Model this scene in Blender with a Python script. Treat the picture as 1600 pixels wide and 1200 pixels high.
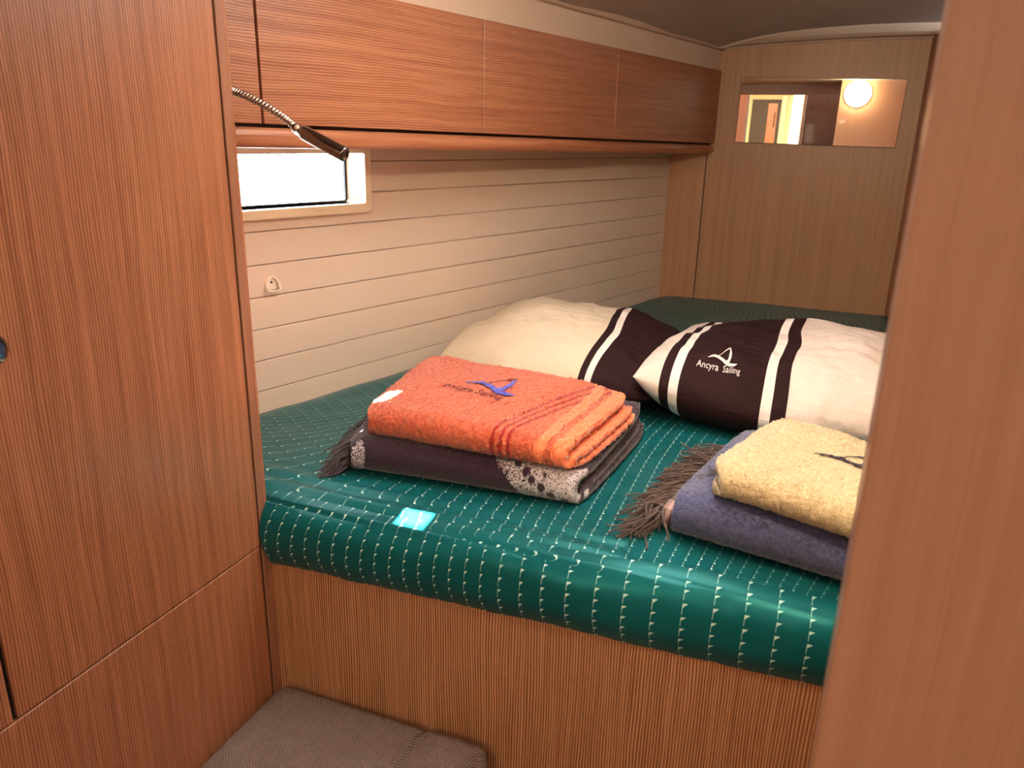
import bpy, bmesh, math, random
import numpy as np
from mathutils import Vector, Matrix
for o in list(bpy.data.objects): bpy.data.objects.remove(o)
SC = bpy.context.scene; COL = SC.collection
random.seed(7); RNG = np.random.RandomState(11)
# ------------------------------------------------------------------ camera, world, lights, exposure
_rx = Vector((-89.0, 3700.0, 1200.0)).normalized()          # down, in camera x / image-down / forward
_up = -_rx
_hy = -(_rx.x*490 + _rx.z*1200)/_rx.y
_fy = Vector((490.0, _hy, 1200.0)).normalized()
_fx = _fy.cross(_up)
Mw = Matrix((_fx, _fy, _up))                                # world = Mw @ (x, image-down, forward)
cr, cu, cb = Mw @ Vector((1,0,0)), Mw @ Vector((0,-1,0)), Mw @ Vector((0,0,-1))
cam = bpy.data.objects.new('camera', bpy.data.cameras.new('camera')); COL.objects.link(cam)
cam.matrix_world = Matrix(((cr.x,cu.x,cb.x,0),(cr.y,cu.y,cb.y,0),(cr.z,cu.z,cb.z,1.55),(0,0,0,1)))
cam.data.sensor_width = 36; cam.data.lens = 27.0; cam.data.clip_start = 0.02
cam.data.dof.use_dof = True; cam.data.dof.focus_distance = 1.75; cam.data.dof.aperture_fstop = 9.0
SC.camera = cam
W = bpy.data.worlds.new('sky'); SC.world = W; W.use_nodes = True
W.node_tree.nodes['Background'].inputs[0].default_value = (0.93, 0.97, 1.0, 1)
W.node_tree.nodes['Background'].inputs[1].default_value = 24.0
def area(name, loc, target, size, power, color, sy=None):
    l = bpy.data.lights.new(name, 'AREA'); l.energy = power; l.color = color; l.size = size
    if sy: l.shape = 'RECTANGLE'; l.size_y = sy
    o = bpy.data.objects.new(name, l); COL.objects.link(o); o.location = loc
    d = Vector(target)-Vector(loc); o.rotation_euler = d.to_track_quat('-Z', 'Y').to_euler(); return o
area('hatch_light', (-.235, 1.225, 1.9285), (-.235, 1.226, 0), .48, 10.5, (1.0, .90, .80))
area('saloon_light', (-.43, -2.3, 2.245), (-.43, -2.3, 0.6), .9, 75, (1.0, .84, .55))
area('lobby_fill', (.05, -.46, 2.10), (.05, -.40, 0), .80, 8.5, (1.0, .88, .76))  # added soft fill behind the camera, no fitting hangs here
pl_ = bpy.data.lights.new('lamp_light', 'SPOT'); pl_.energy = 30; pl_.spot_size = math.radians(150); pl_.spot_blend = .6; pl_.shadow_soft_size = .05; pl_.color = (1.0, .80, .56)
plo = bpy.data.objects.new('lamp_light', pl_); COL.objects.link(plo); plo.location = (.15, .56, 1.83); plo.rotation_euler = Vector((-.12, 1, -.20)).to_track_quat('-Z', 'Y').to_euler()
sl = bpy.data.lights.new('sun', 'SUN'); sl.energy = 320; sl.angle = math.radians(.6); sl.color = (1, .95, .86)
sun = bpy.data.objects.new('sun', sl); COL.objects.link(sun)
SUND = Vector((-.30, -.15, -.93)); sun.rotation_euler = SUND.to_track_quat('-Z', 'Y').to_euler(); sun.location = (1, -2, 5)
SC.view_settings.view_transform = 'Standard'; SC.view_settings.look = 'None'
SC.view_settings.exposure = 0.0; SC.view_settings.gamma = 1; SC.view_settings.use_curve_mapping = False
# ------------------------------------------------------------------ object helpers
def tag(o, label=None, cat=None, group=None, kind=None):
    if label: o['label'] = label
    if cat: o['category'] = cat
    if group: o['group'] = group
    if kind: o['kind'] = kind
    return o
def thing(name, loc, label, cat, group=None):
    o = bpy.data.objects.new(name, None); COL.objects.link(o); o.location = loc; o.empty_display_size = .05
    return tag(o, label, cat, group)
def link(name, me, mat, parent=None, smooth=False):
    o = bpy.data.objects.new(name, me); COL.objects.link(o)
    if mat and not me.materials: me.materials.append(mat)
    if smooth: me.shade_smooth()
    if parent:
        P = parent; off = Vector((0,0,0))
        while P: off += P.location; P = P.parent
        me.transform(Matrix.Translation(-off)); o.parent = parent
    return o
def mesh(name, V, F, mat, parent=None, smooth=False, uv=None, attrs=None):
    me = bpy.data.meshes.new(name); me.from_pydata([tuple(v) for v in V], [], [tuple(f) for f in F]); me.update()
    if uv is not None:
        l = me.uv_layers.new(name='UVMap'); idx = np.empty(len(me.loops), np.int32); me.loops.foreach_get('vertex_index', idx)
        l.data.foreach_set('uv', np.asarray(uv, np.float32)[idx].ravel())
    for k, a in (attrs or {}).items():
        at = me.attributes.new(k, 'FLOAT', 'POINT'); at.data.foreach_set('value', np.asarray(a, np.float32))
    return link(name, me, mat, parent, smooth)
def box(name, lo, hi, mat, parent=None, bev=.001, seg=1, M=None, smooth=False):
    bm = bmesh.new(); lo = Vector(lo); hi = Vector(hi); bmesh.ops.create_cube(bm, size=1)
    for v in bm.verts: v.co = Vector([(lo[i]+hi[i])/2 + v.co[i]*(hi[i]-lo[i]) for i in range(3)])
    if bev: bmesh.ops.bevel(bm, geom=bm.edges[:], offset=bev, segments=seg, affect='EDGES', profile=.5)
    if M is not None: bm.transform(M)
    me = bpy.data.meshes.new(name); bm.to_mesh(me); bm.free(); return link(name, me, mat, parent, smooth)
def poly_extrude(name, pts, direction, mat, parent=None, bev=.001, smooth=False):
    """flat polygon (3-D points) given thickness along direction"""
    bm = bmesh.new(); vs = [bm.verts.new(p) for p in pts]; f = bm.faces.new(vs)
    r = bmesh.ops.extrude_face_region(bm, geom=[f]); d = Vector(direction)
    for v in r['geom']:
        if isinstance(v, bmesh.types.BMVert): v.co += d
    bmesh.ops.recalc_face_normals(bm, faces=bm.faces[:])
    if bev: bmesh.ops.bevel(bm, geom=bm.edges[:], offset=bev, segments=1, affect='EDGES')
    me = bpy.data.meshes.new(name); bm.to_mesh(me); bm.free(); return link(name, me, mat, parent, smooth)
def sweep(path, rad, n=8, cap=True):
    """tube verts/faces along a list of points, rad = float or list"""
    P = [Vector(p) for p in path]; V = []; F = []
    T = [(P[min(i+1, len(P)-1)]-P[max(i-1, 0)]).normalized() for i in range(len(P))]
    a = Vector((0,0,1)) if abs(T[0].z) < .9 else Vector((1,0,0)); nrm = T[0].cross(a).normalized()
    for i, p in enumerate(P):
        nrm = (nrm - T[i]*nrm.dot(T[i])).normalized(); b = T[i].cross(nrm)
        r = rad[i] if hasattr(rad, '__len__') else rad
        for k in range(n):
            t = 2*math.pi*k/n; V.append(p + (nrm*math.cos(t)+b*math.sin(t))*r)
    for i in range(len(P)-1):
        for k in range(n): F.append((i*n+k, i*n+(k+1)%n, (i+1)*n+(k+1)%n, (i+1)*n+k))
    if cap: F.append(tuple(range(n))[::-1]); F.append(tuple((len(P)-1)*n+k for k in range(n)))
    return V, F
def lathe(c, axis, prof, n=24):
    """prof: list of (distance along axis, radius)"""
    ax = Vector(axis).normalized(); c = Vector(c)
    return sweep([c+ax*d for d, r in prof], [max(r, 1e-4) for d, r in prof], n) if False else _lathe(c, ax, prof, n)
def _lathe(c, ax, prof, n):
    a = Vector((0,0,1)) if abs(ax.z) < .9 else Vector((1,0,0)); u = ax.cross(a).normalized(); w = ax.cross(u); V = []; F = []
    for d, r in prof:
        for k in range(n):
            t = 2*math.pi*k/n; V.append(c+ax*d+(u*math.cos(t)+w*math.sin(t))*max(r, 1e-5))
    for i in range(len(prof)-1):
        for k in range(n): F.append((i*n+k, i*n+(k+1)%n, (i+1)*n+(k+1)%n, (i+1)*n+k))
    return V, F
# smooth value noise (numpy)
_T = RNG.rand(64, 64)
def vn(x, y):
    x = np.asarray(x, float); y = np.asarray(y, float)
    xi = np.floor(x).astype(int); yi = np.floor(y).astype(int); fx = x-xi; fy = y-yi
    fx = fx*fx*(3-2*fx); fy = fy*fy*(3-2*fy)
    g = lambda a, b: _T[a % 64, b % 64]
    return (g(xi, yi)*(1-fx)+g(xi+1, yi)*fx)*(1-fy)+(g(xi, yi+1)*(1-fx)+g(xi+1, yi+1)*fx)*fy - .5
# ------------------------------------------------------------------ materials
class NT:
    def __init__(s, name):
        s.m = bpy.data.materials.new(name); s.m.use_nodes = True; s.t = s.m.node_tree; s.b = s.t.nodes['Principled BSDF']
    def n(s, typ, **kw):
        nd = s.t.nodes.new(typ)
        for k, v in kw.items(): setattr(nd, k, v)
        return nd
    def put(s, sock, v):
        if isinstance(v, bpy.types.NodeSocket): s.t.links.new(v, sock)
        elif isinstance(v, (tuple, list)) and len(v) == 3 and sock.type == 'RGBA': sock.default_value = (*v, 1)
        else: sock.default_value = v
    def math(s, op, a, b=0.0, c=0.0, clamp=False):
        nd = s.n('ShaderNodeMath', operation=op, use_clamp=clamp)
        for i, v in enumerate((a, b, c)): s.put(nd.inputs[i], v)
        return nd.outputs[0]
    def mix(s, f, a, b):
        nd = s.n('ShaderNodeMix', data_type='RGBA'); s.put(nd.inputs[0], f); s.put(nd.inputs[6], a); s.put(nd.inputs[7], b); return nd.outputs[2]
    def noise(s, vec, scale, detail=2, rough=.5):
        nd = s.n('ShaderNodeTexNoise'); s.put(nd.inputs['Vector'], vec); nd.inputs['Scale'].default_value = scale
        nd.inputs['Detail'].default_value = detail; nd.inputs['Roughness'].default_value = rough; return nd.outputs[0]
    def comb(s, x, y, z):
        nd = s.n('ShaderNodeCombineXYZ'); [s.put(nd.inputs[i], v) for i, v in enumerate((x, y, z))]; return nd.outputs[0]
    def sep(s, v):
        nd = s.n('ShaderNodeSeparateXYZ'); s.put(nd.inputs[0], v); return nd.outputs
    def obj(s): return s.n('ShaderNodeTexCoord').outputs['Object']
    def uv(s): return s.n('ShaderNodeTexCoord').outputs['UV']
    def attr(s, k): return s.n('ShaderNodeAttribute', attribute_name=k).outputs['Fac']
    def rng(s, v, a, b, c=0., d=1., smooth=True):
        nd = s.n('ShaderNodeMapRange', interpolation_type='SMOOTHSTEP' if smooth else 'LINEAR')
        for i, x in enumerate((v, a, b, c, d)): s.put(nd.inputs[i], x)
        return nd.outputs[0]
    def bump(s, h, strength=.3, dist=.001):
        nd = s.n('ShaderNodeBump'); nd.inputs['Strength'].default_value = strength; nd.inputs['Distance'].default_value = dist
        s.put(nd.inputs['Height'], h); s.put(s.b.inputs['Normal'], nd.outputs[0])
    def fin(s, color=None, rough=.5, metal=0., spec=.5, sheen=0., coat=0.):
        if color is not None: s.put(s.b.inputs['Base Color'], color)
        s.put(s.b.inputs['Roughness'], rough); s.b.inputs['Metallic'].default_value = metal
        s.b.inputs['Specular IOR Level'].default_value = spec; s.b.inputs['Sheen Weight'].default_value = sheen
        s.b.inputs['Coat Weight'].default_value = coat; return s.m
def plain(name, c, rough=.5, metal=0., spec=.5, sheen=0., coat=0., nz=0., nscale=40):
    m = NT(name)
    if nz:
        f = m.noise(m.obj(), nscale, 3); c2 = tuple(x*(1-nz) for x in c); return m.fin(m.mix(f, c, c2), rough, metal, spec, sheen, coat)
    return m.fin(c, rough, metal, spec, sheen, coat)
def wood(name, light, dark, horiz=False, pitch=.0034, contrast=1.0, rough=.38, lines=.3, coat=.0, bumpy=.25):
    m = NT(name); x, y, z = m.sep(m.obj()); h = m.math('ADD', x, y)
    c, l = (z, h) if horiz else (h, z)
    warp = m.noise(m.comb(m.math('MULTIPLY', c, 9.), m.math('MULTIPLY', l, 2.2), 0.), 1., 2)
    warp2 = m.noise(m.comb(m.math('MULTIPLY', c, 45.), m.math('MULTIPLY', l, 9.), 3.), 1., 2)
    cw = m.math('ADD', c, m.math('ADD', m.math('MULTIPLY', warp, .022), m.math('MULTIPLY', warp2, .0022)))
    s = m.math('MULTIPLY_ADD', m.math('SINE', m.math('MULTIPLY', cw, 2*math.pi/pitch)), .5, .5)
    n1 = m.noise(m.comb(m.math('MULTIPLY', cw, 420.), m.math('MULTIPLY', l, 6.), 0.), 1., 3, .6)
    n2 = m.noise(m.comb(m.math('MULTIPLY', cw, 90.), m.math('MULTIPLY', l, 1.3), 7.), 1., 2)
    n3 = m.noise(m.comb(m.math('MULTIPLY', cw, 900.), m.math('MULTIPLY', l, 60.), 1.), 1., 2)
    f = m.math('ADD', m.math('MULTIPLY', s, lines), m.math('ADD', m.math('MULTIPLY', n1, .75), m.math('MULTIPLY', n2, .65)))
    f = m.math('ADD', f, m.math('MULTIPLY', n3, .22))
    lo = .45+lines*.05; mid = (lines*.5+.70+.11)
    f = m.rng(f, mid-.34/contrast, mid+.34/contrast)
    colr = m.mix(f, light, dark)
    m.bump(m.math('MULTIPLY', f, -1.), .25, .0006)
    return m.fin(colr, rough, coat=coat)
LT, DK = (.52, .225, .118), (.235, .080, .034)
M_ward = wood('wood_wardrobe', LT, DK, pitch=.0042, contrast=1.2, lines=.36)
M_cab = wood('wood_cabinet', (.43, .180, .090), (.215, .070, .030), horiz=True, pitch=.0046, lines=.36, contrast=1.15)
M_bulk = wood('wood_bulkhead', (.48, .265, .145), (.33, .155, .073), pitch=.0048, contrast=.8)
M_panel = wood('wood_berth_front', (.54, .27, .14), (.20, .076, .032), pitch=.0047, lines=.62)
M_jamb = wood('wood_door', (.50, .285, .185), (.40, .205, .12), pitch=.02, contrast=.7, rough=.33, lines=.1, coat=.15)
M_rail = wood('wood_rail', (.42, .17, .085), (.28, .095, .042), horiz=True, pitch=.02, lines=.1, rough=.32)
M_edge = wood('wood_edge', (.38, .18, .11), (.28, .12, .068), lines=.1)
M_dark = plain('shadow_gap_backing', (.035, .014, .009), .6)
M_hull = plain('hull_board_cream', (.76, .605, .49), .42, nz=.06, nscale=6)
M_groove = plain('hull_groove', (.42, .29, .21), .6)
M_cream = plain('cream_lining', (.52, .42, .34), .55, nz=.08, nscale=5)
M_ceil = plain('ceiling_vinyl', (.40, .33, .28), .5, nz=.12, nscale=3)
M_frame = plain('window_frame_cream', (.84, .67, .48), .35, nz=.03)
M_gasket_gap_shade = plain('black_rubber_gap_shade', (.012, .013, .016), .4)  # window rubber, and the shade painted into wardrobe door gaps
M_alu = plain('grey_aluminium', (.35, .36, .38), .3, metal=.9)
M_chrome = plain('dark_chrome', (.22, .20, .19), .12, metal=1.)
M_steel = plain('braided_steel', (.45, .38, .33), .25, metal=1.)
M_white = plain('cream_plastic', (.82, .70, .56), .4)
M_floor = wood('floor_wood', (.30, .14, .07), (.16, .06, .03), pitch=.01)
m = NT('mirror_glass'); M_mirror = m.fin((.95, .95, .93), .0, metal=1.)
m = NT('window_glass')
tr = m.n('ShaderNodeBsdfTransparent'); gl = m.n('ShaderNodeBsdfGlossy'); gl.inputs['Roughness'].default_value = .02
mx = m.n('ShaderNodeMixShader'); mx.inputs[0].default_value = .06
m.t.links.new(tr.outputs[0], mx.inputs[1]); m.t.links.new(gl.outputs[0], mx.inputs[2])
m.t.links.new(mx.outputs[0], m.t.nodes['Material Output'].inputs[0]); M_glass = m.m
# woven seat fabric
m = NT('woven_upholstery'); x, y, z = m.sep(m.obj()); K = 2*math.pi/.0060
w1 = m.math('SINE', m.math('MULTIPLY', m.math('ADD', x, z), K)); w2 = m.math('SINE', m.math('MULTIPLY', m.math('ADD', y, z), K))
wv = m.math('MULTIPLY', w1, w2); nz = m.noise(m.obj(), 420, 2); nn = m.noise(m.obj(), 60, 2)
f = m.math('ADD', m.math('MULTIPLY_ADD', wv, .42, .30), m.math('ADD', m.math('MULTIPLY', nz, .35), m.math('MULTIPLY_ADD', nn, .3, -.1)), clamp=True)
m.bump(m.math('ADD', wv, m.math('MULTIPLY', nz, 1.5)), .8, .002)
M_seat = m.fin(m.mix(f, (.050, .029, .025), (.36, .255, .225)), .9, spec=.2, sheen=.2)
# sheet with rows of little flags
m = NT('teal_printed_sheet'); u, v, _ = m.sep(m.uv())
uf = m.math('FRACT', u); vf = m.math('FRACT', v)
lw_ = m.attr('linew'); fl_ = m.attr('flip')
line = m.math('MULTIPLY', m.math('LESS_THAN', m.math('ABSOLUTE', m.math('SUBTRACT', uf, .5)), lw_), m.math('MULTIPLY', m.math('GREATER_THAN', vf, .12), m.math('LESS_THAN', vf, .90)))
vg = m.math('ABSOLUTE', m.math('SUBTRACT', vf, fl_)); du = m.math('SUBTRACT', uf, .5); dv = m.math('SUBTRACT', vg, .10)
tri = m.math('MULTIPLY', m.math('GREATER_THAN', du, 0.), m.math('MULTIPLY', m.math('GREATER_THAN', dv, 0.), m.math('LESS_THAN', m.math('ADD', m.math('DIVIDE', du, m.attr('triw')), m.math('MULTIPLY', dv, m.attr('trih'))), 1.)))
mk = m.math('MAXIMUM', m.math('MULTIPLY', line, .55), m.math('MULTIPLY', tri, .85))
big = m.noise(m.obj(), 3.5, 2)
base = m.mix(m.rng(big, .35, .65), (.0050, .083, .094), (.0050, .105, .120))
m.bump(m.noise(m.obj(), 55, 3), .10, .003)
M_sheet = m.fin(m.mix(mk, base, (.55, .80, .72)), .35, spec=.6); M_sheet.node_tree.nodes['Principled BSDF'].inputs['Specular Tint'].default_value = (.12, .62, .60, 1)
# pillow cases : bands along u (attribute 'band' is u in metres from the left end)
def pillow_mat(name, cream, stops):
    """stops: list of (start u, colour index) 0 cream, 1 brown, 2 white"""
    m = NT(name); u = m.attr('band'); c = cream; cols = {0: cream, 1: (.022, .0075, .0085), 2: (.78, .70, .64)}
    res = cols[stops[0][1]]
    for s, k in stops[1:]:
        res = m.mix(m.rng(u, s-.0007, s+.0007), res, cols[k])
    x, y, z = m.sep(m.obj())
    m.bump(m.math('ADD', m.noise(m.comb(x, m.math('MULTIPLY', y, 2.2), z), 22, 3), m.math('MULTIPLY', m.noise(m.comb(m.math('MULTIPLY', x, 1.8), y, z), 8, 2), 2.5)), .5, .014)
    return m.fin(res, .8, spec=.15)
M_pilL = pillow_mat('pillowcase_cream_brown', (.66, .54, .40), [(0, 0), (.445, 1), (.462, 2), (.478, 1)])
M_pilR = pillow_mat('pillowcase_white_brown', (.68, .57, .50), [(-1, 0), (.066, 1), (.086, 2), (.105, 1), (.268, 2), (.288, 1), (.316, 0)])
def terry(name, c1, c2, scale=650, extra=None, strength=.9, dist=.0035):
    m = NT(name); o = m.obj(); n = m.noise(o, scale, 2, .7); n2 = m.noise(o, scale*.33, 2, .6)
    f = m.rng(m.math('ADD', m.math('MULTIPLY', n, .6), m.math('MULTIPLY', n2, .4)), .36, .62)
    col = m.mix(f, c2, c1); smooth = None
    if extra: col, smooth = extra(m, col, o)
    h = m.math('ADD', n, n2)
    if smooth is not None: h = m.math('MULTIPLY', h, m.math('SUBTRACT', 1., smooth))
    m.bump(h, strength, dist)
    return m.fin(col, .95, spec=.1, sheen=.35)
def ora(m, col, o):
    u, w, _ = m.sep(m.uv()); g = m.math('SUBTRACT', u, m.math('MULTIPLY', m.math('MAXIMUM', w, 0.), .62))
    wob = m.math('MULTIPLY', m.math('SUBTRACT', m.noise(o, 25, 2), .5), .006); g = m.math('ADD', g, wob)
    s = 0.
    for c in (.618, .655, .692): s = m.math('ADD', s, m.math('LESS_THAN', m.math('ABSOLUTE', m.math('SUBTRACT', g, c)), .0078))
    col = m.mix(s, col, (.42, .012, .005))
    e = m.attr('edge'); b = m.math('ADD', m.math('LESS_THAN', e, .022), m.math('MULTIPLY', m.math('GREATER_THAN', e, .034), m.math('LESS_THAN', e, .052)), clamp=True)
    return m.mix(b, col, (.88, .215, .095)), b
M_orange = terry('orange_terry', (.84, .185, .085), (.50, .060, .020), 430, ora)
M_creamt = terry('cream_terry', (.70, .56, .33), (.50, .36, .19), 430, strength=.8, dist=.0032)
def prt(m, col, o):
    p = m.attr('print'); ns = m.noise(o, 330, 2, .7)
    vo = m.n('ShaderNodeTexVoronoi'); m.put(vo.inputs['Vector'], o); vo.inputs['Scale'].default_value = 62
    ring = m.attr('spots')
    keep = m.math('GREATER_THAN', m.math('ADD', ns, m.math('MULTIPLY', p, .16)), .57)
    k = m.math('MULTIPLY', m.math('GREATER_THAN', p, .05), m.math('MULTIPLY', keep, m.math('SUBTRACT', 1., ring)))
    return m.mix(k, col, (.55, .50, .53)), None
M_throw = terry('plum_fleece', (.046, .021, .042), (.022, .009, .019), 500, prt, .5, .0015)
def blu(m, col, o):
    return m.mix(m.rng(m.attr('print'), .4, .6), col, (.016, .014, .035)), None
M_blue = terry('slate_blue_fleece', (.100, .108, .215), (.045, .047, .105), 420, blu, .7, .002)
m = NT('plaid_lining'); u, w, _ = m.sep(m.uv())
a_ = m.math('GREATER_THAN', m.math('FRACT', m.math('MULTIPLY', w, 22.)), .5); b_ = m.math('GREATER_THAN', m.math('FRACT', m.math('MULTIPLY', u, 30.)), .5)
f = m.math('MULTIPLY', m.math('ADD', a_, b_), .5)
M_plaid = m.fin(m.mix(f, (.55, .36, .32), (.09, .045, .04)), .9, sheen=.2)
M_fr_dark = plain('plum_yarn', (.052, .032, .048), .9, sheen=.3)
M_fr_brown = plain('brown_yarn', (.085, .048, .040), .9, sheen=.3)
M_thread_blue = plain('blue_thread', (.06, .07, .48), .5, sheen=.3)
M_thread_dark = plain('dark_thread', (.20, .035, .03), .6)
M_thread_navy = plain('navy_thread', (.03, .025, .05), .6)
M_print_white = plain('white_print', (.85, .75, .72), .6)
def emit(name, c, s):
    m = NT(name); m.b.inputs['Emission Color'].default_value = (*c, 1); m.b.inputs['Emission Strength'].default_value = s
    return m.fin(c, .5)
# ------------------------------------------------------------------ setting
YB = 3.08; HS, HC = .3049, .9524
Hu = Vector((HS, HC, 0)); Hn = Vector((-HC, HS, 0)); Ha = Vector((-1.113, 1.309, 0))    # hull line: towards stern, outboard, base point
def hp(s, z, d=0.): return Ha + Hu*s + Hn*d + Vector((0,0,z))
def hx(y): return Ha.x + (y-Ha.y)*HS/HC
HM = Matrix(((Hu.x, Hn.x, 0, Ha.x), (Hu.y, Hn.y, 0, Ha.y), (0, 0, 1, 0), (0, 0, 0, 1)))
S = dict(kind='structure')
WS0, WS1, WZ0, WZ1 = -.62, .331, 1.386, 1.503                      # window opening in the hull
lw = box('wall_left', (-3.0, .012, 0), (WS0, .06, 2.16), M_groove, None, 0, M=HM); tag(lw, **S)
for k, (a, b, c, d) in enumerate([(WS0, .012, 0, WZ0), (WS0, .012, WZ1, 1.86)]):
    box('backing', (a, b, c), (WS1, .06, d), M_groove, lw, 0, M=HM)
box('backing', (WS1, .012, 0), (1.95, .06, 1.86), M_groove, lw, 0, M=HM)
zs = [.845, .917, .988, 1.058, 1.129, 1.2, 1.27, 1.341, 1.412, 1.483, 1.56]
for z0, z1 in zip(zs[:-1], zs[1:]):
    if z1 > 1.37:
        zt = min(z1, 1.378) if z0 < 1.37 else None
        if zt: 
            poly_extrude('plank', [hp(-.35, z0+.0007), hp(1.90, z0+.0007), hp(1.90, z1-.0007), hp(.335, z1-.0007), hp(.335, zt), hp(-.35, zt)], Hn*.012, M_hull, lw, .0018)
        else: box('plank', (.335, 0, z0+.0007), (1.90, .012, z1-.0007), M_hull, lw, .0018, M=HM)
    else: box('plank', (-.35, 0, z0+.0007), (1.90, .012, z1-.0007), M_hull, lw, .0018, M=HM)
# window
def ring_prism(name, s0, s1, z0, z1, w, d0, d1, mat, parent, r=.012, rin=.006, bev=.003):
    def rr(a, b, c, d, r):
        P = []
        for (cx, cz, t0) in ((b-r, d-r, 0), (a+r, d-r, 90), (a+r, c+r, 180), (b-r, c+r, 270)):
            for k in range(6): t = math.radians(t0+k*18); P.append((cx+r*math.cos(t), cz+r*math.sin(t)))
        return P
    o = rr(s0, s1, z0, z1, r); i = rr(s0+w, s1-w, z0+w, z1-w, rin); n = len(o); oo = rr(s0+bev, s1-bev, z0+bev, z1-bev, r-bev*.5)
    L = [(o, d1), (o, d0+bev), (oo, d0), (i, d0), (i, d1)]; V = [hp(a, b, d) for P, d in L for a, b in P]; F = []
    for j in range(len(L)-1):
        for k in range(n): F.append((j*n+k, j*n+(k+1)%n, (j+1)*n+(k+1)%n, (j+1)*n+k))
    return mesh(name, V, F, mat, parent)
win = bpy.data.objects.new('window_1', None); COL.objects.link(win); win.location = hp(0, 1.44); tag(win, **S)
ring_prism('frame', WS0-.022, WS1+.022, WZ0-.021, WZ1+.021, .022, -.012, .012, M_frame, win)
ring_prism('reveal', WS0-.01, WS1+.004, WZ0-.004, WZ1+.004, .004, -.008, .064, M_frame, win, r=.008, rin=.008, bev=.001)
ring_prism('gasket', WS0, WS1, WZ0, WZ1, .0045, .056, .064, M_gasket_gap_shade, win, r=.01, bev=.0005)
ring_prism('gasket', WS0+.008, WS1-.008, WZ0+.0065, WZ1-.0065, .0022, .057, .064, M_alu, win, r=.008, bev=.0005)
box('pane', (WS0, .059, WZ0), (WS1, .062, WZ1), M_glass, win, 0, M=HM)
# aft bulkhead
wb = box('wall_back', (-1.0, YB+.014, 0), (.40, YB+.05, 2.02), M_edge, None, 0); tag(wb, **S)
box('panel', (-.4075, YB, .60), (.40, YB+.014, 2.0), M_bulk, wb, .001)
poly_extrude('panel', [(-.70, YB-.004, .6), (-.4085, YB-.004, .6), (-.412, YB-.004, 1.56), (-.70, YB-.004, 1.56)], (0, .018, 0), M_bulk, wb, .0012)
box('panel', (-.80, YB, 1.56), (-.4085, YB+.014, 1.93), M_cream, wb, .001)
# starboard side of the berth, and lobby shell
def xr(y): return .292+(YB-y)*.125
wr = poly_extrude('wall_right', [(xr(YB), YB, 0), (xr(.478), .478, 0), (xr(.478)+.04, .478, 0), (.40, YB, 0)], (0, 0, 1.90), M_edge, None, 0); tag(wr, **S)
poly_extrude('panel', [(.284, YB-.001, .96), (.296, 2.96, .96), (.3065, 2.96, .96), (.2925, YB-.001, .96)], (0, 0, .93), M_rail, wr, .001)
ww = box('wall_right', (.85, -1.0, 0), (.89, .52, 2.14), M_ward, None, .001); tag(ww, **S)
fl = box('floor', (-2.2, -4.0, -.03), (1.2, 3.2, 0), M_floor, None, 0); tag(fl, **S)
# ceiling with a deck hatch opening and camber
def zc(x, y):
    d = (x+.385)+(3.08-y)*math.tan(math.radians(14.))*1.0         # distance inboard of the cabinet front
    d = max(d, 0.); return 1.862+.070*(1-math.exp(-d/.20)) - (.0 if x < .1 else .012*(x-.1))
HX0, HX1, HY0, HY1 = -.50, .03, .96, 1.49
xs = sorted(set([-1.35+.1*i for i in range(8)]+[HX0, HX1]+[-.55+.07*i for i in range(1, 22)]+[HX0+.1, HX1-.1])); xs = [x for x in xs if x <= .95]
ys = sorted(set([.12+.12*i for i in range(25)]+[HY0, HY1, 3.12]))
def cgrid(name, dz, mat, parent=None):
    V = [(x, y, zc(x, y)+dz) for y in ys for x in xs]; nx = len(xs); F = []
    for j in range(len(ys)-1):
        for i in range(nx-1):
            cx = (xs[i]+xs[i+1])/2; cy = (ys[j]+ys[j+1])/2
            if HX0 < cx < HX1 and HY0 < cy < HY1: continue
            F.append((j*nx+i, (j+1)*nx+i, (j+1)*nx+i+1, j*nx+i+1))
    return mesh(name, V, F, mat, parent, True)
ce = cgrid('ceiling', 0, M_ceil); tag(ce, **S)
mod = ce.modifiers.new('t', 'SOLIDIFY'); mod.thickness = .03; mod.offset = -1
# hatch liner, plus an added unseen cover slit to cast the two sun patches
hatch = bpy.data.objects.new('window_2', None); COL.objects.link(hatch); hatch.location = (-.235, 1.225, 1.93); tag(hatch, **S)
for lo, hi in (((HX0-.03, HY0-.03, 1.921), (HX0, HY1+.03, 2.0)), ((HX1, HY0-.03, 1.921), (HX1+.03, HY1+.03, 2.0)), ((HX0, HY0-.03, 1.921), (HX1, HY0, 2.0)), ((HX0, HY1, 1.921), (HX1, HY1+.03, 2.0))):
    box('frame', lo, hi, M_frame, hatch, .003)
def slit(cx, cy, w, h): return (cx-w/2, cx+w/2, cy-h/2, cy+h/2)
def back(px, py, pz, z=1.955):
    t = (z-pz)/.93; return px+.30*t, py+.15*t
P1 = back(-.548, 1.003, .948); P2 = back(-.712, 1.195, 1.066)
holes = [slit(P1[0], P1[1], .050, .030), slit(P2[0], P2[1], .026, .060)]
bx = sorted(set([HX0, HX1]+[h[0] for h in holes]+[h[1] for h in holes])); by = sorted(set([HY0, HY1]+[h[2] for h in holes]+[h[3] for h in holes]))
V = [(x, y, 1.955) for y in by for x in bx]; F = []
for j in range(len(by)-1):
    for i in range(len(bx)-1):
        c = ((bx[i]+bx[i+1])/2, (by[j]+by[j+1])/2)
        if not any(h[0] < c[0] < h[1] and h[2] < c[1] < h[3] for h in holes): F.append((j*len(bx)+i, (j+1)*len(bx)+i, (j+1)*len(bx)+i+1, j*len(bx)+i+1))
mesh('sun_slit_mask', V, F, M_white, hatch)
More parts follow.
